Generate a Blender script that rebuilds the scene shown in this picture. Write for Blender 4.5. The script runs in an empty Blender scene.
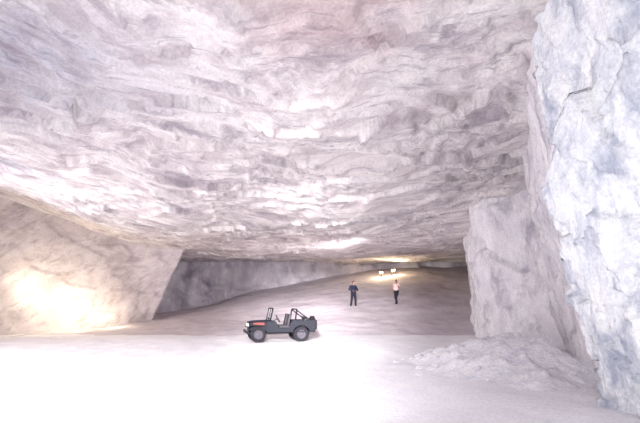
import bpy, bmesh, math, random
import numpy as np
from mathutils import Vector, Matrix, noise

random.seed(4)
scene = bpy.context.scene
scene.view_settings.view_transform = 'Standard'

def lerp(a, b, t): return a + (b - a) * t
def sstep(a, b, x):
    t = max(0.0, min(1.0, (x - a) / (b - a)))
    return t * t * (3 - 2 * t)
def interp(x, pts):
    return float(np.interp(x, [p[0] for p in pts], [p[1] for p in pts]))

# ------------------------------------------------------------------ materials
def nt(name):
    m = bpy.data.materials.new(name); m.use_nodes = True
    n = m.node_tree.nodes; l = m.node_tree.links
    return m, n, l, n['Principled BSDF']

def simple(name, col, rough=0.6, metal=0.0, var=0.15, scale=30, bump=0.1):
    m, n, l, b = nt(name)
    tc = n.new('ShaderNodeTexCoord')
    no = n.new('ShaderNodeTexNoise'); no.inputs['Scale'].default_value = scale
    no.inputs['Detail'].default_value = 4
    l.new(tc.outputs['Object'], no.inputs['Vector'])
    r = n.new('ShaderNodeValToRGB')
    r.color_ramp.elements[0].position = 0.3; r.color_ramp.elements[1].position = 0.7
    r.color_ramp.elements[0].color = (*[c * (1 - var) for c in col], 1)
    r.color_ramp.elements[1].color = (*[min(1, c * (1 + var)) for c in col], 1)
    l.new(no.outputs['Fac'], r.inputs['Fac']); l.new(r.outputs['Color'], b.inputs['Base Color'])
    b.inputs['Roughness'].default_value = rough; b.inputs['Metallic'].default_value = metal
    b.inputs['Specular IOR Level'].default_value = 0.25
    if bump:
        bp = n.new('ShaderNodeBump'); bp.inputs['Strength'].default_value = bump
        bp.inputs['Distance'].default_value = 0.01
        l.new(no.outputs['Fac'], bp.inputs['Height']); l.new(bp.outputs['Normal'], b.inputs['Normal'])
    return m

def rock(name, light, mid, dark, scale=1.0, stains=(), bump=0.6, lo=0.38, hi=0.62, vein=(0.53, 0.68), flow='flow', warp=0.8, fine=0.0):
    """salt rock : streaky pale bands over grey-mauve following the bedding ('flow' coordinates), with grain"""
    m, n, l, b = nt(name)
    geo = n.new('ShaderNodeNewGeometry')
    at = n.new('ShaderNodeAttribute'); at.attribute_name = flow
    base = at.outputs['Vector']
    wn = n.new('ShaderNodeTexNoise'); wn.inputs['Scale'].default_value = 0.5 * scale; wn.inputs['Detail'].default_value = 3
    l.new(base, wn.inputs['Vector'])
    wm = n.new('ShaderNodeVectorMath'); wm.operation = 'MULTIPLY_ADD'
    wm.inputs[1].default_value = (warp, warp, warp)
    l.new(wn.outputs['Color'], wm.inputs[0]); l.new(base, wm.inputs[2])
    n1 = n.new('ShaderNodeTexNoise'); n1.inputs['Scale'].default_value = 1.3 * scale
    n1.inputs['Detail'].default_value = 6; n1.inputs['Roughness'].default_value = 0.6
    l.new(wm.outputs['Vector'], n1.inputs['Vector'])
    r1 = n.new('ShaderNodeValToRGB'); e = r1.color_ramp.elements
    e[0].position = lo; e[0].color = (*mid, 1); e[1].position = hi; e[1].color = (*light, 1)
    l.new(n1.outputs['Fac'], r1.inputs['Fac'])
    n2 = n.new('ShaderNodeTexNoise'); n2.inputs['Scale'].default_value = 1.0 * scale
    n2.inputs['Detail'].default_value = 8; n2.inputs['Roughness'].default_value = 0.64
    mp2 = n.new('ShaderNodeVectorMath'); mp2.operation = 'ADD'; mp2.inputs[1].default_value = (13.1, 7.7, 3.3)
    l.new(wm.outputs['Vector'], mp2.inputs[0]); l.new(mp2.outputs['Vector'], n2.inputs['Vector'])
    r2 = n.new('ShaderNodeValToRGB'); e = r2.color_ramp.elements
    e[0].position = vein[0]; e[0].color = (0, 0, 0, 1); e[1].position = vein[1]; e[1].color = (0.85, 0.85, 0.85, 1)
    l.new(n2.outputs['Fac'], r2.inputs['Fac'])
    mix = n.new('ShaderNodeMixRGB'); l.new(r2.outputs['Color'], mix.inputs['Fac'])
    l.new(r1.outputs['Color'], mix.inputs['Color1']); mix.inputs['Color2'].default_value = (*dark, 1)
    last = mix
    if fine:
        sc = n.new('ShaderNodeVectorMath'); sc.operation = 'MULTIPLY'; sc.inputs[1].default_value = (1.1, 4.0, 1.5)
        l.new(wm.outputs['Vector'], sc.inputs[0])
        n3 = n.new('ShaderNodeTexNoise'); n3.inputs['Scale'].default_value = 1.6; n3.inputs['Detail'].default_value = 5
        n3.inputs['Roughness'].default_value = 0.6
        l.new(sc.outputs['Vector'], n3.inputs['Vector'])
        r3 = n.new('ShaderNodeValToRGB'); e = r3.color_ramp.elements
        e[0].position = 0.54; e[0].color = (0, 0, 0, 1); e[1].position = 0.68; e[1].color = (fine, fine, fine, 1)
        l.new(n3.outputs['Fac'], r3.inputs['Fac'])
        m3 = n.new('ShaderNodeMixRGB'); l.new(r3.outputs['Color'], m3.inputs['Fac'])
        l.new(last.outputs['Color'], m3.inputs['Color1']); m3.inputs['Color2'].default_value = (*dark, 1); last = m3
    for (loc, rad, col, amt) in stains:
        sm = n.new('ShaderNodeVectorMath'); sm.operation = 'SUBTRACT'; sm.inputs[1].default_value = loc
        l.new(geo.outputs['Position'], sm.inputs[0])
        sd = n.new('ShaderNodeVectorMath'); sd.operation = 'DIVIDE'; sd.inputs[1].default_value = rad
        l.new(sm.outputs['Vector'], sd.inputs[0])
        ln = n.new('ShaderNodeVectorMath'); ln.operation = 'LENGTH'; l.new(sd.outputs['Vector'], ln.inputs[0])
        ad = n.new('ShaderNodeMath'); ad.operation = 'MULTIPLY_ADD'; ad.inputs[1].default_value = 2.2
        l.new(n2.outputs['Fac'], ad.inputs[0]); l.new(ln.outputs['Value'], ad.inputs[2])
        mr = n.new('ShaderNodeMapRange'); mr.inputs['From Min'].default_value = 1.2; mr.inputs['From Max'].default_value = 2.2
        mr.inputs['To Min'].default_value = amt; mr.inputs['To Max'].default_value = 0
        l.new(ad.outputs['Value'], mr.inputs['Value'])
        mx = n.new('ShaderNodeMixRGB'); mx.blend_type = 'MULTIPLY'
        l.new(mr.outputs['Result'], mx.inputs['Fac']); l.new(last.outputs['Color'], mx.inputs['Color1'])
        mx.inputs['Color2'].default_value = (*col, 1); last = mx
    g = n.new('ShaderNodeTexNoise'); g.inputs['Scale'].default_value = 16; g.inputs['Detail'].default_value = 5
    l.new(geo.outputs['Position'], g.inputs['Vector'])
    gr = n.new('ShaderNodeMapRange'); gr.inputs['To Min'].default_value = 0.7; gr.inputs['To Max'].default_value = 1.22
    l.new(g.outputs['Fac'], gr.inputs['Value'])
    gm = n.new('ShaderNodeVectorMath'); gm.operation = 'SCALE'
    l.new(last.outputs['Color'], gm.inputs[0]); l.new(gr.outputs['Result'], gm.inputs['Scale'])
    l.new(gm.outputs['Vector'], b.inputs['Base Color'])
    b.inputs['Roughness'].default_value = 0.85
    b.inputs['Specular IOR Level'].default_value = 0.2
    bs = n.new('ShaderNodeMath'); bs.operation = 'MULTIPLY_ADD'; bs.inputs[1].default_value = 0.10
    l.new(g.outputs['Fac'], bs.inputs[0]); l.new(n1.outputs['Fac'], bs.inputs[2])
    bp = n.new('ShaderNodeBump'); bp.inputs['Strength'].default_value = bump; bp.inputs['Distance'].default_value = 0.3
    l.new(bs.outputs['Value'], bp.inputs['Height']); l.new(bp.outputs['Normal'], b.inputs['Normal'])
    return m

M_ceil = rock('ceiling_salt_rock', (0.92, 0.87, 0.86), (0.68, 0.61, 0.62), (0.36, 0.31, 0.36), scale=1.15, lo=0.38, hi=0.58, vein=(0.50, 0.70), warp=0.8, bump=0.4, fine=0.65,
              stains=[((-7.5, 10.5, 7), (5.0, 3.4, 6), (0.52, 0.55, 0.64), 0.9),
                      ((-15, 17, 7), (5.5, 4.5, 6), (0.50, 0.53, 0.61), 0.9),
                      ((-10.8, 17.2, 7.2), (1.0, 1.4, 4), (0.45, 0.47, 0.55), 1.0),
                      ((0.2, 9.4, 7), (1.9, 1.8, 6), (0.74, 0.62, 0.63), 0.85)])
M_left = rock('left_wall_rock', (0.82, 0.76, 0.78), (0.68, 0.61, 0.63), (0.46, 0.40, 0.42), scale=0.9, bump=0.4, fine=0.6)
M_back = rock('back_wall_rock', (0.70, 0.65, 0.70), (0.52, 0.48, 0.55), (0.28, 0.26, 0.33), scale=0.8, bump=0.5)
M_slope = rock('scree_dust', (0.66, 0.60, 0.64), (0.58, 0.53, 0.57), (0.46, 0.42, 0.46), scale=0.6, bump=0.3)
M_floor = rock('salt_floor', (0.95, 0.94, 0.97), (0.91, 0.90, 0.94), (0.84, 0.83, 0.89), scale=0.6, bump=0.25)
M_pillar = rock('pillar_salt', (0.92, 0.89, 0.92), (0.78, 0.75, 0.80), (0.46, 0.43, 0.50), scale=1.2, bump=0.5, vein=(0.50, 0.66))
M_right = rock('right_wall_salt', (0.92, 0.92, 0.94), (0.74, 0.76, 0.83), (0.38, 0.41, 0.52), scale=1.5, bump=0.7, vein=(0.48, 0.64))
M_mound = rock('mound_salt', (0.93, 0.93, 0.96), (0.86, 0.86, 0.91), (0.70, 0.70, 0.78), scale=1.5, bump=0.5)

# ------------------------------------------------------------------ surfaces
def add_flow(me, fn):
    a = me.attributes.new('flow', 'FLOAT_VECTOR', 'POINT')
    data = np.empty(len(me.vertices) * 3)
    for i, v in enumerate(me.vertices):
        data[3 * i:3 * i + 3] = fn(v.co)
    a.data.foreach_set('vector', data)
ident = lambda p: (p.x, p.y, p.z)

def mesh_obj(name, verts, faces, mat, smooth=True, flow=ident):
    me = bpy.data.meshes.new(name); me.from_pydata(verts, [], faces); me.update()
    ob = bpy.data.objects.new(name, me); scene.collection.objects.link(ob)
    if mat: me.materials.append(mat)
    if smooth: me.polygons.foreach_set('use_smooth', [True] * len(me.polygons))
    add_flow(me, flow)
    return ob

def grid_obj(name, P, disp, mat, flip=False, flow=ident):
    nv, nu, _ = P.shape
    du = np.gradient(P, axis=1); dv = np.gradient(P, axis=0)
    N = np.cross(du, dv); N /= (np.linalg.norm(N, axis=2, keepdims=True) + 1e-9)
    if flip: N = -N
    Pf = P.reshape(-1, 3); Nf = N.reshape(-1, 3)
    d = np.array([disp(Vector(p)) for p in Pf])
    V = Pf + Nf * d[:, None]
    idx = np.arange(nu * nv).reshape(nv, nu)
    a = idx[:-1, :-1].ravel(); b = idx[:-1, 1:].ravel(); c = idx[1:, 1:].ravel(); e = idx[1:, :-1].ravel()
    F = np.stack([a, b, c, e] if not flip else [a, e, c, b], axis=1)
    return mesh_obj(name, V.tolist(), F.tolist(), mat, flow=flow)

def join(name, obs):
    bpy.ops.object.select_all(action='DESELECT')
    for o in obs: o.select_set(True)
    bpy.context.view_layer.objects.active = obs[0]
    bpy.ops.object.join(); obs[0].name = name
    return obs[0]

def flake(p, s, d, warp=0.35):
    q = p * s
    w = noise.noise_vector(q * 0.7)
    q = q + w * warp
    ds, pts = noise.voronoi(q)
    return (q - pts[0]).dot(d), ds[0]

# ceiling
def ceil_z(x, y):
    z = interp(y, [(-6, 8.0), (5, 7.8), (9, 7.4), (16, 6.7), (22, 5.95), (30, 5.7), (50, 5.8), (60, 5.8)])
    z += sstep(9, 19, -x) * 2.3 * (1 - sstep(29, 38, y)) * sstep(6, 20, y)
    return z
gx_pts = np.linspace(-40, 25, 400)
gs = np.interp(gx_pts, [-40, -8, -3, 1, 6, 25], [1.0, 0.95, 0.5, 0.05, -0.6, -0.3])
gi = np.cumsum(gs) * (gx_pts[1] - gx_pts[0])
def ceil_flow(p):
    w = noise.noise(Vector((p.x * 0.25, p.y * 0.25, 5))) * 1.2 + noise.noise(Vector((p.x * 0.6, p.y * 0.6, 2))) * 0.5
    w2 = noise.noise(Vector((p.x * 0.25, p.y * 0.25, 15))) * 1.2
    return (p.x * 0.7 + p.y * 0.15 + w2, (p.y - float(np.interp(p.x, gx_pts, gi)) + w) * 0.85, p.z * 0.3)
D1 = Vector((0.5, 0.85, 0)).normalized(); D2 = Vector((-0.7, 0.7, 0.2)).normalized()
def ceil_disp(p):
    near = 1.0 - 0.5 * sstep(16, 34, p.y)
    q = Vector(ceil_flow(p)); q.z = 0
    f1, d1 = flake(q, 0.8, D1, 0.8)
    f2, d2 = flake(q + Vector((9, 4, 2)), 1.8, D2, 0.7)
    f3, d3 = flake(q + Vector((2, 7, 5)), 4.0, D1, 0.5)
    big = noise.noise(p * 0.22) * 0.4 + noise.noise(p * 0.6 + Vector((3, 1, 0))) * 0.12
    mod = 0.4 + 1.2 * max(0, min(1, 0.5 + noise.noise(p * 0.4 + Vector((5, 5, 5)))))
    return (f1 * 0.19 * mod + f2 * 0.08 * mod + f3 * 0.022 - d1 * 0.05) * near + big * (0.5 + 0.5 * near)
NY, NX = 600, 520
ys = -5 + (np.linspace(0, 1, NY) ** 1.35) * 62
tx = np.linspace(-1, 1, NX)
xs = -4 + np.sign(tx) * (np.abs(tx) ** 1.25) * np.where(tx < 0, 32, 25)
P = np.zeros((NY, NX, 3))
for j, y in enumerate(ys):
    for i, x in enumerate(xs):
        P[j, i] = (x, y, ceil_z(x, y))
grid_obj('ceiling', P, lambda p: -ceil_disp(p), M_ceil, flip=True, flow=ceil_flow)

# floor + scree slope, one continuous ground
def floor_z(x, y):
    tr = 0.0
    for off in (-0.65, 0.65):
        cx = -2.0 + off + 0.02 * (y - 24) ** 2 * 0.35
        tr -= 0.03 * math.exp(-((x - cx) / 0.16) ** 2) * (1 - sstep(21, 23, y))
    return 0.05 * noise.noise(Vector((x * 0.25, y * 0.25, 0))) + 0.03 * noise.noise(Vector((x * 1.3, y * 0.9, 4))) + tr
ys = -6 + (np.linspace(0, 1, 320) ** 1.3) * 63
xs = np.linspace(-36, 20, 420)
P = np.zeros((320, 420, 3))
for j, y in enumerate(ys):
    for i, x in enumerate(xs): P[j, i] = (x, y, floor_z(x, y))
fl = grid_obj('floor', P, lambda p: 0.0, M_floor)
def slope_z(x, y):
    m = interp(x, [(-16, 0.12), (-11, 0.3), (-7, 0.53), (-2, 0.7), (3, 0.88), (8, 1.0), (20, 1.02)])
    z = m * 0.235 * (y - 28.3)
    z += 0.12 * noise.noise(Vector((x * 0.35, y * 0.35, 3))) * sstep(27, 33, y)
    z += 0.05 * noise.noise(Vector((x * 1.2, y * 1.2, 8)))
    return z
xs = np.linspace(-17, 19, 240); ys = np.linspace(25.5, 54, 200)
P = np.zeros((200, 240, 3))
for j, y in enumerate(ys):
    for i, x in enumerate(xs): P[j, i] = (x, y, slope_z(x, y))
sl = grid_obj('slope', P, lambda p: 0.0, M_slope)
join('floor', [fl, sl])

def loft(name, pts, zt, disp, mat, step=0.16, nv=70, flip=False, zb=-0.4, flow=ident):
    B = [Vector((a, b)) for a, b, c, d in pts]; T = [Vector((c, d)) for a, b, c, d in pts]
    cols = []
    for k in range(len(pts) - 1):
        L = max((B[k + 1] - B[k]).length, (T[k + 1] - T[k]).length)
        n = max(3, int(L / step))
        for i in range(n): cols.append((k, i / n))
    cols.append((len(pts) - 2, 1.0))
    P = np.zeros((nv, len(cols), 3))
    for i, (k, t) in enumerate(cols):
        b = B[k].lerp(B[k + 1], t); tp = T[k].lerp(T[k + 1], t)
        z1 = zt(tp.x, tp.y)
        for j in range(nv):
            v = j / (nv - 1); q = b.lerp(tp, v)
            P[j, i] = (q.x, q.y, lerp(zb, z1, v))
    return grid_obj(name, P, disp, mat, flip, flow=flow)

top = lambda x, y: ceil_z(x, y) + 0.6
def wdisp(s1, a1, a2, sz=0.8):
    def f(p):
        f1, d1 = flake(Vector((p.x, p.y, p.z * sz)), s1, Vector((0.3, 0.3, 0.9)), 0.6)
        f2, d2 = flake(Vector((p.x + 3, p.y + 3, p.z * sz + 3)), s1 * 2.3, Vector((0.5, 0.5, -0.7)), 0.5)
        return f1 * a1 + f2 * a2 + noise.noise(p * 0.4) * a1 * 1.6
    return f
diag = lambda p: (p.x * 0.5 - p.z * 0.45, p.y * 0.5 - p.z * 0.45, p.z * 0.6 + p.x * 0.2)
tall = lambda p: (p.x, p.y, p.z * 0.45)
tall2 = lambda p: (p.x * 1.1 + p.z * 0.25, p.y * 1.1, p.z * 0.55)
loft('wall_left', [(-34, -5, -34, -5), (-30, 10, -30, 10), (-25, 20, -25, 20), (-18.6, 28.6, -19.0, 28.4), (-15.5, 32, -14.8, 33.2),
                   (-12.5, 36, -10.0, 37.6), (-17, 51, -15.5, 51)], top, wdisp(0.55, 0.10, 0.07), M_left, step=0.2, nv=70, flow=diag)
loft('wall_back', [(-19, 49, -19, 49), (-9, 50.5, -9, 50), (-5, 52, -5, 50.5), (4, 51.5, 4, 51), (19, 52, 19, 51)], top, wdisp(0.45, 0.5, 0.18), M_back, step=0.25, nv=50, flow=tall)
wr = loft('wall_right', [(18, 52, 17, 52), (9.6, 31, 9.0, 31), (7.6, 22.6, 6.6, 22.3), (7.9, 21.6, 6.9, 21.2), (8.9, 20.6, 7.6, 20.2), (9.7, 18.8, 8.5, 18.6), (8.3, 16.6, 6.6, 16.4),
                    (6.2, 11.0, 4.5, 11.2), (5.9, 9.9, 4.2, 10.4), (6.6, 7.5, 5.6, 7.5)], top, wdisp(0.7, 0.17, 0.09), M_pillar, step=0.12, nv=90, flow=tall)
rb = loft('buttress', [(7.0, 10.4, 5.5, 11.0), (5.35, 9.5, 3.95, 9.8), (5.3, 8.8, 4.05, 9.1), (5.6, 7.4, 4.3, 7.6), (6.2, 4.5, 5.0, 4.5), (7.0, -5, 6.0, -5)],
     top, wdisp(1.1, 0.26, 0.14, 0.6), M_right, step=0.06, nv=140, flow=tall2)
join('wall_right', [wr, rb])

# mound
def mound():
    n = 150; P = np.zeros((n, n, 3))
    for j in range(n):
        for i in range(n):
            x = 1.4 + 7.6 * i / (n - 1); y = 9.6 + 10.4 * j / (n - 1)
            r = math.hypot((x - 5.6) / 3.4, (y - 15) / 4.6)
            h = 1.2 * (1 - sstep(0.0, 1.0, r + 0.18 * noise.noise(Vector((x, y, 0)) * 0.7)))
            rough = max(0, noise.fractal(Vector((x, y, 2)) * 1.4, 0.7, 2.1, 5)) * 0.20
            P[j, i] = (x, y, -0.08 + h * (0.85) + rough * min(1, h * 3))
    return grid_obj('rubble_mound', P, lambda p: 0.0, M_mound)
mo = mound()
def rocks():
    bm = bmesh.new()
    for k in range(90):
        a = random.random() * 6.283; rr = 0.35 + 0.6 * random.random()
        x = 5.4 + math.cos(a) * 3.2 * rr; y = 15 + math.sin(a) * 4.6 * rr
        if x > 6.3 + (y - 15) * 0.2: continue
        r = math.hypot((x - 5.6) / 3.4, (y - 15) / 4.6)
        z = 1.2 * 0.85 * (1 - sstep(0, 1, r)) - 0.04
        s = random.choice([0.05, 0.05, 0.07, 0.1])
        res = bmesh.ops.create_icosphere(bm, subdivisions=2, radius=s)
        for v in res['verts']:
            d = 1 + 0.5 * noise.noise(v.co * (1.2 / s) + Vector((k, k, k)))
            v.co = Vector((v.co.x * d * 1.3, v.co.y * d, v.co.z * d * 0.8)) + Vector((x, y, z))
    me = bpy.data.meshes.new('rocks'); bm.to_mesh(me); bm.free(); me.materials.append(M_mound); add_flow(me, ident)
    ob = bpy.data.objects.new('rocks', me); scene.collection.objects.link(ob)
    return ob
join('rubble_mound', [mo, rocks()])

# ------------------------------------------------------------------ jeep
M_paint = simple('dark_body_paint', (0.012, 0.013, 0.022), 0.6)
M_red = simple('red_brown_paint', (0.22, 0.05, 0.045), 0.6)
M_rub = simple('tyre_rubber', (0.018, 0.017, 0.022), 0.8)
M_hub = simple('hub_grey', (0.09, 0.08, 0.10), 0.6)
M_seat = simple('seat_vinyl', (0.05, 0.045, 0.055), 0.6)
M_blk = simple('black_frame', (0.010, 0.010, 0.016), 0.5)
M_lamp = simple('lamp_lens', (0.8, 0.8, 0.78), 0.15)
M_glass, n_, l_, b_ = nt('windscreen_glass')
b_.inputs['Transmission Weight'].default_value = 1; b_.inputs['Roughness'].default_value = 0.02; b_.inputs['IOR'].default_value = 1.1
b_.inputs['Base Color'].default_value = (0.8, 0.84, 0.88, 1)

jeep = bpy.data.objects.new('open_jeep', None); scene.collection.objects.link(jeep)
def bmobj(name, bm, mat, bevel=0.0, smooth=False, parent=jeep):
    me = bpy.data.meshes.new(name); bmesh.ops.recalc_face_normals(bm, faces=bm.faces); bm.to_mesh(me); bm.free()
    me.materials.append(mat)
    ob = bpy.data.objects.new(name, me); scene.collection.objects.link(ob)
    if smooth: me.polygons.foreach_set('use_smooth', [True] * len(me.polygons))
    if bevel:
        b = ob.modifiers.new('b', 'BEVEL'); b.width = bevel; b.segments = 2
    ob.parent = parent
    return ob
def box_bm(bm, c, s, rot=None):
    res = bmesh.ops.create_cube(bm, size=1)
    M = Matrix.Translation(c) @ (rot.to_4x4() if rot else Matrix.Identity(4)) @ Matrix.Diagonal((*s, 1))
    bmesh.ops.transform(bm, matrix=M, verts=res['verts'])
def extr(bm, prof, y0, y1):
    a = [bm.verts.new((x, y0, z)) for x, z in prof]; b = [bm.verts.new((x, y1, z)) for x, z in prof]
    bm.faces.new(a); bm.faces.new(b[::-1])
    for i in range(len(a)):
        j = (i + 1) % len(a); bm.faces.new([a[i], b[i], b[j], a[j]])
def tube(name, pts, r, mat, parent=jeep, cyclic=False):
    cu = bpy.data.curves.new(name, 'CURVE'); cu.dimensions = '3D'; cu.bevel_depth = r; cu.bevel_resolution = 3
    s = cu.splines.new('POLY'); s.points.add(len(pts) - 1)
    for p, q in zip(s.points, pts): p.co = (*q, 1)
    s.use_cyclic_u = cyclic; cu.use_fill_caps = True; cu.materials.append(mat)
    ob = bpy.data.objects.new(name, cu); scene.collection.objects.link(ob); ob.parent = parent
    return ob
def lathe(bm, prof, n=32, axis='y', c=(0, 0, 0)):
    rings = []
    for k in range(n):
        a = 2 * math.pi * k / n
        rings.append([bm.verts.new((c[0] + r * math.cos(a), c[1] + h, c[2] + r * math.sin(a))) if axis == 'y'
                      else bm.verts.new((c[0] + h, c[1] + r * math.cos(a), c[2] + r * math.sin(a))) for r, h in prof])
    for k in range(n):
        A = rings[k]; B = rings[(k + 1) % n]
        for i in range(len(prof) - 1): bm.faces.new([A[i], A[i + 1], B[i + 1], B[i]])

arch = [(-1.02 + 0.43 * math.cos(a), 0.36 + 0.43 * math.sin(a)) for a in np.linspace(math.radians(15), math.radians(165), 12)]
side = [(0.62, 0.46), (0.62, 0.98), (0.28, 1.0), (0.18, 0.95), (0.10, 0.72), (0.0, 0.66), (-0.38, 0.66), (-0.46, 0.74), (-0.52, 0.97), (-0.6, 1.02),
        (-1.62, 1.02), (-1.62, 0.50)] + arch[::-1] + [(-0.55, 0.46)]
bm = bmesh.new()
extr(bm, side, 0.72, 0.76); extr(bm, side, -0.76, -0.72)
bmobj('side_panels', bm, M_paint, 0.006)
bm = bmesh.new()
box_bm(bm, (-0.5, 0, 0.48), (2.24, 1.46, 0.05)); box_bm(bm, (-1.6, 0, 0.76), (0.04, 1.46, 0.5))
box_bm(bm, (0.6, 0, 0.72), (0.04, 1.46, 0.5))
box_bm(bm, (-1.05, 0.60, 0.80), (1.05, 0.24, 0.05)); box_bm(bm, (-1.05, -0.60, 0.80), (1.05, 0.24, 0.05))
box_bm(bm, (0.42, 0, 0.97), (0.34, 1.46, 0.05)); box_bm(bm, (0.27, 0, 0.87), (0.03, 1.4, 0.2))
bmobj('tub_floor_and_bulkheads', bm, M_paint, 0.006)
bm = bmesh.new()
for y in (0.32, -0.32): box_bm(bm, (0, y, 0.42), (3.0, 0.07, 0.09))
for x in (1.02, -1.02):
    box_bm(bm, (x, 0, 0.36), (0.09, 1.2, 0.09)); box_bm(bm, (x, 0.12, 0.36), (0.22, 0.22, 0.22))
bmobj('chassis_and_axles', bm, M_blk, 0.01)
bm = bmesh.new()
secs = []
for x, w, z in [(0.6, 0.60, 1.01), (0.9, 0.54, 1.01), (1.2, 0.47, 0.99), (1.40, 0.42, 0.96)]:
    ring = [(x, -w, 0.55), (x, -w, z - 0.08), (x, -w + 0.07, z - 0.01), (x, 0, z + 0.025), (x, w - 0.07, z - 0.01), (x, w, z - 0.08), (x, w, 0.55)]
    secs.append([bm.verts.new(p) for p in ring])
for A, B in zip(secs, secs[1:]):
    for i in range(7): bm.faces.new([A[i], A[(i + 1) % 7], B[(i + 1) % 7], B[i]])
bm.faces.new(secs[0]); bm.faces.new(secs[-1][::-1])
bmobj('hood', bm, M_paint, 0.008)
bm = bmesh.new()
for s in (1, -1): box_bm(bm, (0.98, s * 0.565, 0.84), (0.5, 0.02, 0.17), Matrix.Rotation(-s * 0.22, 3, 'Z'))
bmobj('hood_side_panels', bm, M_red, 0.004)
bm = bmesh.new()
fp = [(0.58, 0.76), (0.58, 0.80), (1.30, 0.84), (1.42, 0.80), (1.50, 0.68), (1.47, 0.67), (1.40, 0.76), (1.29, 0.80)]
extr(bm, fp, 0.44, 0.78); extr(bm, fp, -0.78, -0.44)
fs = [(0.58, 0.46), (0.58, 0.79), (0.74, 0.79), (0.62, 0.46)]
extr(bm, fs, 0.74, 0.77); extr(bm, fs, -0.77, -0.74)
bmobj('front_fenders', bm, M_paint, 0.008)
bm = bmesh.new()
extr(bm, [(1.40, 0.5), (1.40, 0.96), (1.43, 0.96), (1.43, 0.5)], -0.43, 0.43)
bmobj('grille', bm, M_paint, 0.01)
bm = bmesh.new()
for k in range(7): box_bm(bm, (1.432, -0.18 + 0.06 * k, 0.74), (0.01, 0.03, 0.28))
bmobj('grille_slots', bm, M_blk)
bm = bmesh.new()
for s in (1, -1): lathe(bm, [(0.0, 0.05), (0.05, 0.045), (0.085, 0.02), (0.09, 0.0), (0.0, 0.0)], 20, 'x', (1.435, s * 0.32, 0.80))
bmobj('headlamps', bm, M_lamp, smooth=True)
bm = bmesh.new()
box_bm(bm, (1.56, 0, 0.50), (0.07, 1.36, 0.13)); box_bm(bm, (-1.68, 0.45, 0.50), (0.06, 0.35, 0.1)); box_bm(bm, (-1.68, -0.45, 0.50), (0.06, 0.35, 0.1))
bmobj('bumpers', bm, M_blk, 0.012)
def wheel(name, x, y, rmat=M_rub, axis='y', z=0.36):
    sgn = 1 if y > 0 else -1
    bm = bmesh.new(); c = (x, y, z)
    lathe(bm, [(0.215, -0.07), (0.25, -0.085), (0.33, -0.09), (0.355, -0.07), (0.36, 0), (0.355, 0.07), (0.33, 0.09), (0.25, 0.085), (0.215, 0.07), (0.215, -0.07)], 36, axis, c)
    for k in range(26):
        a = 2 * math.pi * k / 26
        off = 0.045 if k % 2 else -0.045
        if axis == 'y':
            box_bm(bm, (x + 0.355 * math.cos(a), y + off, z + 0.355 * math.sin(a)), (0.035, 0.09, 0.045), Matrix.Rotation(-a, 3, 'Y'))
        else:
            box_bm(bm, (x + off, y + 0.355 * math.cos(a), z + 0.355 * math.sin(a)), (0.09, 0.035, 0.045), Matrix.Rotation(a, 3, 'X'))
    bmobj(name + '_tyre', bm, rmat)
    bm = bmesh.new()
    o = sgn
    lathe(bm, [(0.22, o * 0.065), (0.2, o * 0.07), (0.19, o * 0.03), (0.12, o * 0.02), (0.10, o * 0.05), (0.06, o * 0.055), (0.055, o * 0.10), (0.0, o * 0.105)], 28, axis, c)
    lathe(bm, [(0.22, -o * 0.06), (0.15, -o * 0.01), (0, -o * 0.01)], 28, axis, c)
    for k in range(5):
        a = 2 * math.pi * k / 5
        if axis == 'y': box_bm(bm, (x + 0.08 * math.cos(a), y + o * 0.06, z + 0.08 * math.sin(a)), (0.02, 0.03, 0.02))
    bmobj(name + '_rim', bm, M_hub, smooth=False)
wheel('wheel_front_l', 1.02, 0.63); wheel('wheel_front_r', 1.02, -0.63)
wheel('wheel_rear_l', -1.02, 0.66); wheel('wheel_rear_r', -1.02, -0.66)
wheel('spare_wheel', -1.75, -0.15, axis='x', z=0.83)
def wsp(y, t): return (0.46 - 0.14 * t, y, 0.99 + 0.60 * t)
tube('windscreen_frame', [wsp(-0.66, 0), wsp(-0.66, 0.93), wsp(-0.60, 1), wsp(0.60, 1), wsp(0.66, 0.93), wsp(0.66, 0)], 0.032, M_blk, cyclic=True)
tube('windscreen_post', [wsp(0, 0), wsp(0, 1)], 0.020, M_blk)
tube('windscreen_rail', [wsp(-0.66, 0.18), wsp(0.66, 0.18)], 0.024, M_blk)
bm = bmesh.new(); bm.faces.new([bm.verts.new(wsp(y, t)) for y, t in ((-0.64, 0.2), (0.64, 0.2), (0.64, 0.98), (-0.64, 0.98))])
g = bmobj('windscreen_glass', bm, M_glass)
tube('roll_hoop', [(-0.72, -0.66, 0.9), (-0.80, -0.66, 1.42), (-0.82, -0.56, 1.54), (-0.82, 0.56, 1.54), (-0.80, 0.66, 1.42), (-0.72, 0.66, 0.9)], 0.036, M_blk)
tube('roll_brace_l', [(-0.82, 0.6, 1.50), (-1.5, 0.66, 1.0)], 0.03, M_blk)
tube('roll_brace_r', [(-0.82, -0.6, 1.50), (-1.5, -0.66, 1.0)], 0.03, M_blk)
def seat(name, x, y, w, h=0.5):
    bm = bmesh.new()
    box_bm(bm, (x, y, 0.72), (0.46, w, 0.14)); box_bm(bm, (x, y, 0.58), (0.36, w * 0.8, 0.16))
    box_bm(bm, (x - 0.25, y, 0.76 + h / 2), (0.11, w, h), Matrix.Rotation(-0.22, 3, 'Y'))
    bmobj(name, bm, M_seat, 0.03)
seat('driver_seat', -0.22, 0.36, 0.46, 0.56); seat('passenger_seat', -0.22, -0.36, 0.46, 0.56); seat('rear_bench', -1.05, 0, 0.9, 0.42)
tube('steering_wheel', [(0.05 + 0.19 * math.sin(a) * 0.45, 0.36 + 0.2 * math.cos(a), 1.10 + 0.19 * math.sin(a) * 0.9) for a in np.linspace(0, 2 * math.pi, 25)[:-1]], 0.014, M_blk, cyclic=True)
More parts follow.
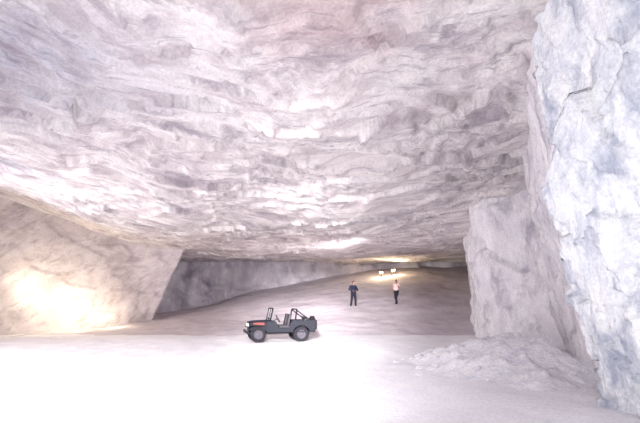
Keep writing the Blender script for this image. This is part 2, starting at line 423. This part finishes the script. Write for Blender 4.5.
tube('steering_column', [(0.05, 0.36, 1.10), (0.5, 0.36, 0.86)], 0.02, M_blk)
tube('steering_spokes', [(0.05, 0.17, 1.10), (0.05, 0.55, 1.10)], 0.012, M_blk)
bm = bmesh.new(); box_bm(bm, (-1.72, 0.5, 0.80), (0.17, 0.34, 0.46)); box_bm(bm, (-1.72, 0.5, 1.05), (0.05, 0.2, 0.04))
bmobj('jerry_can', bm, M_blk, 0.03)
jeep.location = (-2.05, 24.2, floor_z(-2.05, 24.2) + 0.0); jeep.rotation_euler = (0, 0, math.radians(180 + 14))

# ------------------------------------------------------------------ work lamps on stands, far end of the chamber
M_bulb, n_, l_, b_ = nt('lamp_glow')
b_.inputs['Emission Color'].default_value = (1.0, 0.80, 0.42, 1); b_.inputs['Emission Strength'].default_value = 1.6
b_.inputs['Base Color'].default_value = (0.6, 0.5, 0.35, 1)
def work_lamp(loc, yaw):
    e = bpy.data.objects.new('work_lamp', None); scene.collection.objects.link(e)
    e.location = loc; e.rotation_euler = (0, 0, yaw)
    bm = bmesh.new(); box_bm(bm, (0, 0.06, 0.42), (0.42, 0.10, 0.28)); bmobj('housing', bm, M_blk, 0.02, parent=e)
    bm = bmesh.new(); box_bm(bm, (0, 0.0, 0.42), (0.37, 0.02, 0.23)); bmobj('lens', bm, M_bulb, 0.004, parent=e)
    for k in range(3):
        a = 2 * math.pi * k / 3 + 0.5
        tube('stand_leg_%d' % (k + 1), [(0, 0.06, 0.30), (0.22 * math.cos(a), 0.06 + 0.22 * math.sin(a), -0.04)], 0.014, M_blk, parent=e)
work_lamp((5.7, 46.6, slope_z(5.7, 46.6) + 0.02), 0.25)
work_lamp((6.9, 47.2, slope_z(6.9, 47.2) + 0.02), -0.2)

# ------------------------------------------------------------------ people
M_skin = simple('skin', (0.36, 0.20, 0.16), 0.6, bump=0); M_hair = simple('hair', (0.02, 0.015, 0.02), 0.7)
M_navy = simple('navy_cloth', (0.018, 0.022, 0.045), 0.9); M_dk = simple('dark_trousers', (0.02, 0.02, 0.035), 0.9)
M_pale = simple('pale_shirt', (0.85, 0.60, 0.60), 0.9); M_shoe = simple('shoe_leather', (0.02, 0.018, 0.02), 0.6)
M_eye = simple('eye_white', (0.7, 0.7, 0.7), 0.3, bump=0); M_lip = simple('lips', (0.35, 0.13, 0.12), 0.5, bump=0)

def skin_chain(verts, edges, radii, levels=2):
    me = bpy.data.meshes.new('tmp'); me.from_pydata([tuple(v) for v in verts], edges, [])
    ob = bpy.data.objects.new('tmp', me); scene.collection.objects.link(ob)
    ob.modifiers.new('s', 'SKIN'); sub = ob.modifiers.new('d', 'SUBSURF'); sub.levels = levels
    for i, d in enumerate(me.skin_vertices[0].data):
        r = radii[i]; d.radius = r if isinstance(r, tuple) else (r, r); d.use_root = (i == 0)
    bpy.context.view_layer.update()
    dg = bpy.context.evaluated_depsgraph_get()
    em = bpy.data.meshes.new_from_object(ob.evaluated_get(dg))
    bpy.data.objects.remove(ob)
    return em

def segdist(p, a, b):
    ab = b - a; t = max(0, min(1, (p - a).dot(ab) / max(1e-9, ab.length_squared)))
    return (p - (a + ab * t)).length

def person(name, loc, yaw, J, top_mat, low_mat, head_yaw=0.0, short=False, H=1.0):
    mats = [M_skin, top_mat, low_mat, M_shoe, M_hair, M_eye, M_lip]
    names = ['pel', 'spine', 'chest', 'neck', 'skull', 'shL', 'elL', 'wrL', 'shR', 'elR', 'wrR', 'hipL', 'knL', 'anL', 'toeL', 'hipR', 'knR', 'anR', 'toeR']
    rad = dict(pel=0.175, spine=0.155, chest=0.185, neck=0.065, skull=0.06, shL=0.090, elL=0.062, wrL=0.040, shR=0.090, elR=0.062, wrR=0.040,
               hipL=0.120, knL=0.085, anL=0.066, toeL=0.050, hipR=0.120, knR=0.085, anR=0.066, toeR=0.050)
    E = [('pel', 'spine', 2), ('spine', 'chest', 1), ('chest', 'neck', 1), ('neck', 'skull', 0), ('chest', 'shL', 1), ('shL', 'elL', 1), ('elL', 'wrL', 0 if short else 1),
         ('chest', 'shR', 1), ('shR', 'elR', 1), ('elR', 'wrR', 0 if short else 1), ('pel', 'hipL', 2), ('hipL', 'knL', 2), ('knL', 'anL', 2), ('anL', 'toeL', 3),
         ('pel', 'hipR', 2), ('hipR', 'knR', 2), ('knR', 'anR', 2), ('anR', 'toeR', 3)]
    V = {k: Vector(J[k]) for k in names}; idx = {k: i for i, k in enumerate(names)}
    body = skin_chain([V[k] for k in names], [(idx[a], idx[b]) for a, b, c in E], [rad[k] for k in names])
    bm = bmesh.new(); bm.from_mesh(body)
    for f in bm.faces:
        c = f.calc_center_median(); best = min(E, key=lambda e: segdist(c, V[e[0]], V[e[1]]) - 0.5 * min(rad[e[0]], rad[e[1]]))
        mi = best[2]
        if best[:2] == ('spine', 'chest') or best[:2] == ('pel', 'spine'): mi = 1 if c.z > V['pel'].z + 0.06 else 2
        if best[:2] == ('chest', 'neck') and c.z > V['neck'].z - 0.02: mi = 0
        if best[0] in ('anL', 'anR') or c.z < 0.085: mi = 3
        f.material_index = mi; f.smooth = True
    def add(me, mi, M=None):
        n0 = len(bm.faces); nv = len(bm.verts); bm.from_mesh(me); bm.verts.ensure_lookup_table(); bm.faces.ensure_lookup_table()
        for f in bm.faces[n0:]: f.material_index = mi; f.smooth = True
        if M: bmesh.ops.transform(bm, matrix=M, verts=bm.verts[nv:])
    for s, sd in (('L', 1), ('R', -1)):
        w = V['wr' + s]; d = (w - V['el' + s]).normalized()
        side = d.cross(Vector((0, 0, 1)));
        if side.length < 0.3: side = Vector((1, 0, 0)) - d * d.x
        side.normalize(); pn = side.cross(d).normalized()
        add(skin_chain([w - d * 0.02, w + d * 0.04, w + d * 0.085], [(0, 1), (1, 2)], [(0.026, 0.024), (0.036, 0.018), (0.034, 0.015)]), 0)
        for k, (o, L) in enumerate([(-0.027, 0.062), (-0.009, 0.075), (0.009, 0.070), (0.027, 0.055)]):
            b0 = w + d * 0.075 + side * o
            p1 = b0 + d * L * 0.45 - pn * 0.006; p2 = p1 + d * L * 0.32 - pn * 0.016; p3 = p2 + d * L * 0.22 - pn * 0.02
            add(skin_chain([b0, p1, p2, p3], [(0, 1), (1, 2), (2, 3)], [0.009, 0.009, 0.008, 0.0065], 1), 0)
        b0 = w + d * 0.025 - side * 0.025
        add(skin_chain([b0, b0 + d * 0.03 - side * 0.024 - pn * 0.008, b0 + d * 0.06 - side * 0.03 - pn * 0.016], [(0, 1), (1, 2)], [0.012, 0.010, 0.008], 1), 0)
    hc = V['skull'] + Vector((0.02, 0, 0.10)); HM = Matrix.Translation(hc) @ Matrix.Rotation(head_yaw, 4, 'Z')
    def sph(c, r, mi, keep=None, sub=3):
        b2 = bmesh.new(); bmesh.ops.create_icosphere(b2, subdivisions=sub, radius=1)
        for v in b2.verts:
            q = v.co.copy()
            if mi in (0, 4) and sub == 3:
                if q.z < 0: q.y *= 1 - 0.28 * (-q.z); q.x *= 1 - 0.12 * (-q.z)
            v.co = Vector((q.x * r[0], q.y * r[1], q.z * r[2])) + Vector(c)
        if keep: bmesh.ops.delete(b2, geom=[v for v in b2.verts if not keep(v.co)], context='VERTS')
        me = bpy.data.meshes.new('t'); b2.to_mesh(me); b2.free(); add(me, mi, HM)
    sph((0, 0, 0), (0.098, 0.078, 0.118), 0)
    sph((-0.008, 0, 0.012), (0.108, 0.088, 0.122), 4, keep=lambda c: c.z > 0.045 or c.x < 0.0 and c.z > -0.05)
    sph((0.100, 0, -0.012), (0.020, 0.014, 0.026), 0, sub=2)
    for s in (1, -1):
        sph((0.084, s * 0.031, 0.008), (0.011, 0.014, 0.009), 5, sub=2); sph((0.093, s * 0.031, 0.008), (0.004, 0.006, 0.006), 4, sub=1)
        sph((0.0, s * 0.080, -0.005), (0.020, 0.010, 0.030), 0, sub=2); sph((0.088, s * 0.031, 0.028), (0.008, 0.019, 0.004), 4, sub=2)
    sph((0.088, 0, -0.055), (0.010, 0.024, 0.007), 6, sub=2)
    me = bpy.data.meshes.new(name); bm.to_mesh(me); bm.free()
    for m in mats: me.materials.append(m)
    ob = bpy.data.objects.new(name, me); scene.collection.objects.link(ob)
    ob.location = loc; ob.rotation_euler = (0, 0, yaw); ob.scale = (H, H, H)
    return ob

base = dict(pel=(0, 0, 0.96), spine=(0, 0, 1.14), chest=(0, 0, 1.36), neck=(0, 0, 1.50), skull=(0.015, 0, 1.57),
            shL=(0, 0.20, 1.42), shR=(0, -0.20, 1.42), hipL=(0, 0.10, 0.90), hipR=(0, -0.10, 0.90))
p1 = dict(base, elL=(0.03, 0.33, 1.15), wrL=(0.27, 0.22, 1.10), elR=(0.02, -0.38, 1.16), wrR=(0.22, -0.20, 1.10),
          knL=(0.05, 0.15, 0.50), anL=(0.0, 0.17, 0.09), toeL=(0.15, 0.20, 0.045), knR=(0.02, -0.15, 0.50), anR=(-0.04, -0.19, 0.09), toeR=(0.10, -0.23, 0.045))
p2 = dict(base, elL=(0.06, 0.34, 1.18), wrL=(0.26, 0.34, 1.34), elR=(-0.08, -0.32, 1.14), wrR=(0.02, -0.40, 0.92),
          knL=(0.16, 0.10, 0.50), anL=(0.14, 0.11, 0.09), toeL=(0.29, 0.12, 0.045), knR=(-0.02, -0.10, 0.49), anR=(-0.22, -0.11, 0.10), toeR=(-0.08, -0.12, 0.045))
def gz(x, y): return slope_z(x, y)
person('standing_man', (2.4, 36.0, gz(2.4, 36.0) - 0.01), math.radians(-60), p1, M_navy, M_dk, head_yaw=0.5, H=1.02)
person('walking_man', (5.5, 36.0, gz(5.5, 36.0) - 0.01), math.radians(222), p2, M_pale, M_dk, short=True, H=1.0)

# ------------------------------------------------------------------ lights
def area(name, loc, target, size, power, col, spread=180):
    li = bpy.data.lights.new(name, 'AREA'); li.size = size; li.energy = power; li.color = col; li.spread = math.radians(spread)
    ob = bpy.data.objects.new(name, li); scene.collection.objects.link(ob); ob.location = loc
    ob.rotation_euler = (Vector(target) - Vector(loc)).to_track_quat('-Z', 'Y').to_euler()
    return ob
def point(name, loc, power, col, r=0.15):
    li = bpy.data.lights.new(name, 'POINT'); li.energy = power; li.color = col; li.shadow_soft_size = r
    ob = bpy.data.objects.new(name, li); scene.collection.objects.link(ob); ob.location = loc
area('floodlight_entrance', (-3, -4.5, 2.4), (0, 20, 3.5), 2.0, 390, (1.0, 0.97, 0.96))
area('fill_side', (-9, 1, 2.5), (6, 8, 3.5), 2.5, 80, (0.97, 0.98, 1.0), 45)  # added fill, brightens the right wall; no actual fixture
area('fill_deep', (-1, -4.5, 6.5), (0, 34, 0.0), 1.5, 560, (1.0, 0.97, 0.98), 22)  # added narrow fill from behind the camera, lifts the far end
area('fill_left', (-20, 10, 3.0), (2, 34, 1.8), 2, 900, (1.0, 0.96, 0.97), 75)  # added off-camera fill for the slope and back of the chamber
area('fill_roof', (-4.5, 4, 7.0), (-4.0, 10.5, 0), 2, 660, (0.99, 0.97, 1.0), 75)  # added overhead fill that whitens the near floor, not a mine lamp
area('fill_drift', (4, 30, 4.6), (-13, 48, 2.5), 1.0, 240, (1.0, 0.95, 0.98), 70)  # added fill to lift the dark back-left wall, no lamp stands here
point('wall_glow', (-15.0, 30.6, 1.7), 200, (1.0, 0.86, 0.60), 0.3)
point('wall_glow.001', (-16.7, 29.1, 2.8), 100, (1.0, 0.86, 0.60), 0.3)
point('wall_glow.002', (-13.4, 32.4, 0.8), 80, (1.0, 0.86, 0.60), 0.3)
point('far_glow', (5.6, 46.2, slope_z(5.6, 46.2) + 0.4), 130, (1.0, 0.82, 0.50), 0.1)
point('far_glow.001', (7.0, 46.8, slope_z(7.0, 46.8) + 0.4), 100, (1.0, 0.82, 0.50), 0.1)
w = bpy.data.worlds.new('cave_air'); scene.world = w; w.use_nodes = True
w.node_tree.nodes['Background'].inputs[0].default_value = (0.98, 0.95, 1.0, 1)
w.node_tree.nodes['Background'].inputs[1].default_value = 0.8

cam = bpy.data.cameras.new('camera'); co = bpy.data.objects.new('camera', cam); scene.collection.objects.link(co)
co.location = (0, 0, 2.0); co.rotation_euler = (math.radians(90), 0, 0)
cam.sensor_width = 36; cam.lens = 28.125; cam.shift_y = 0.138; cam.clip_end = 300
scene.camera = co
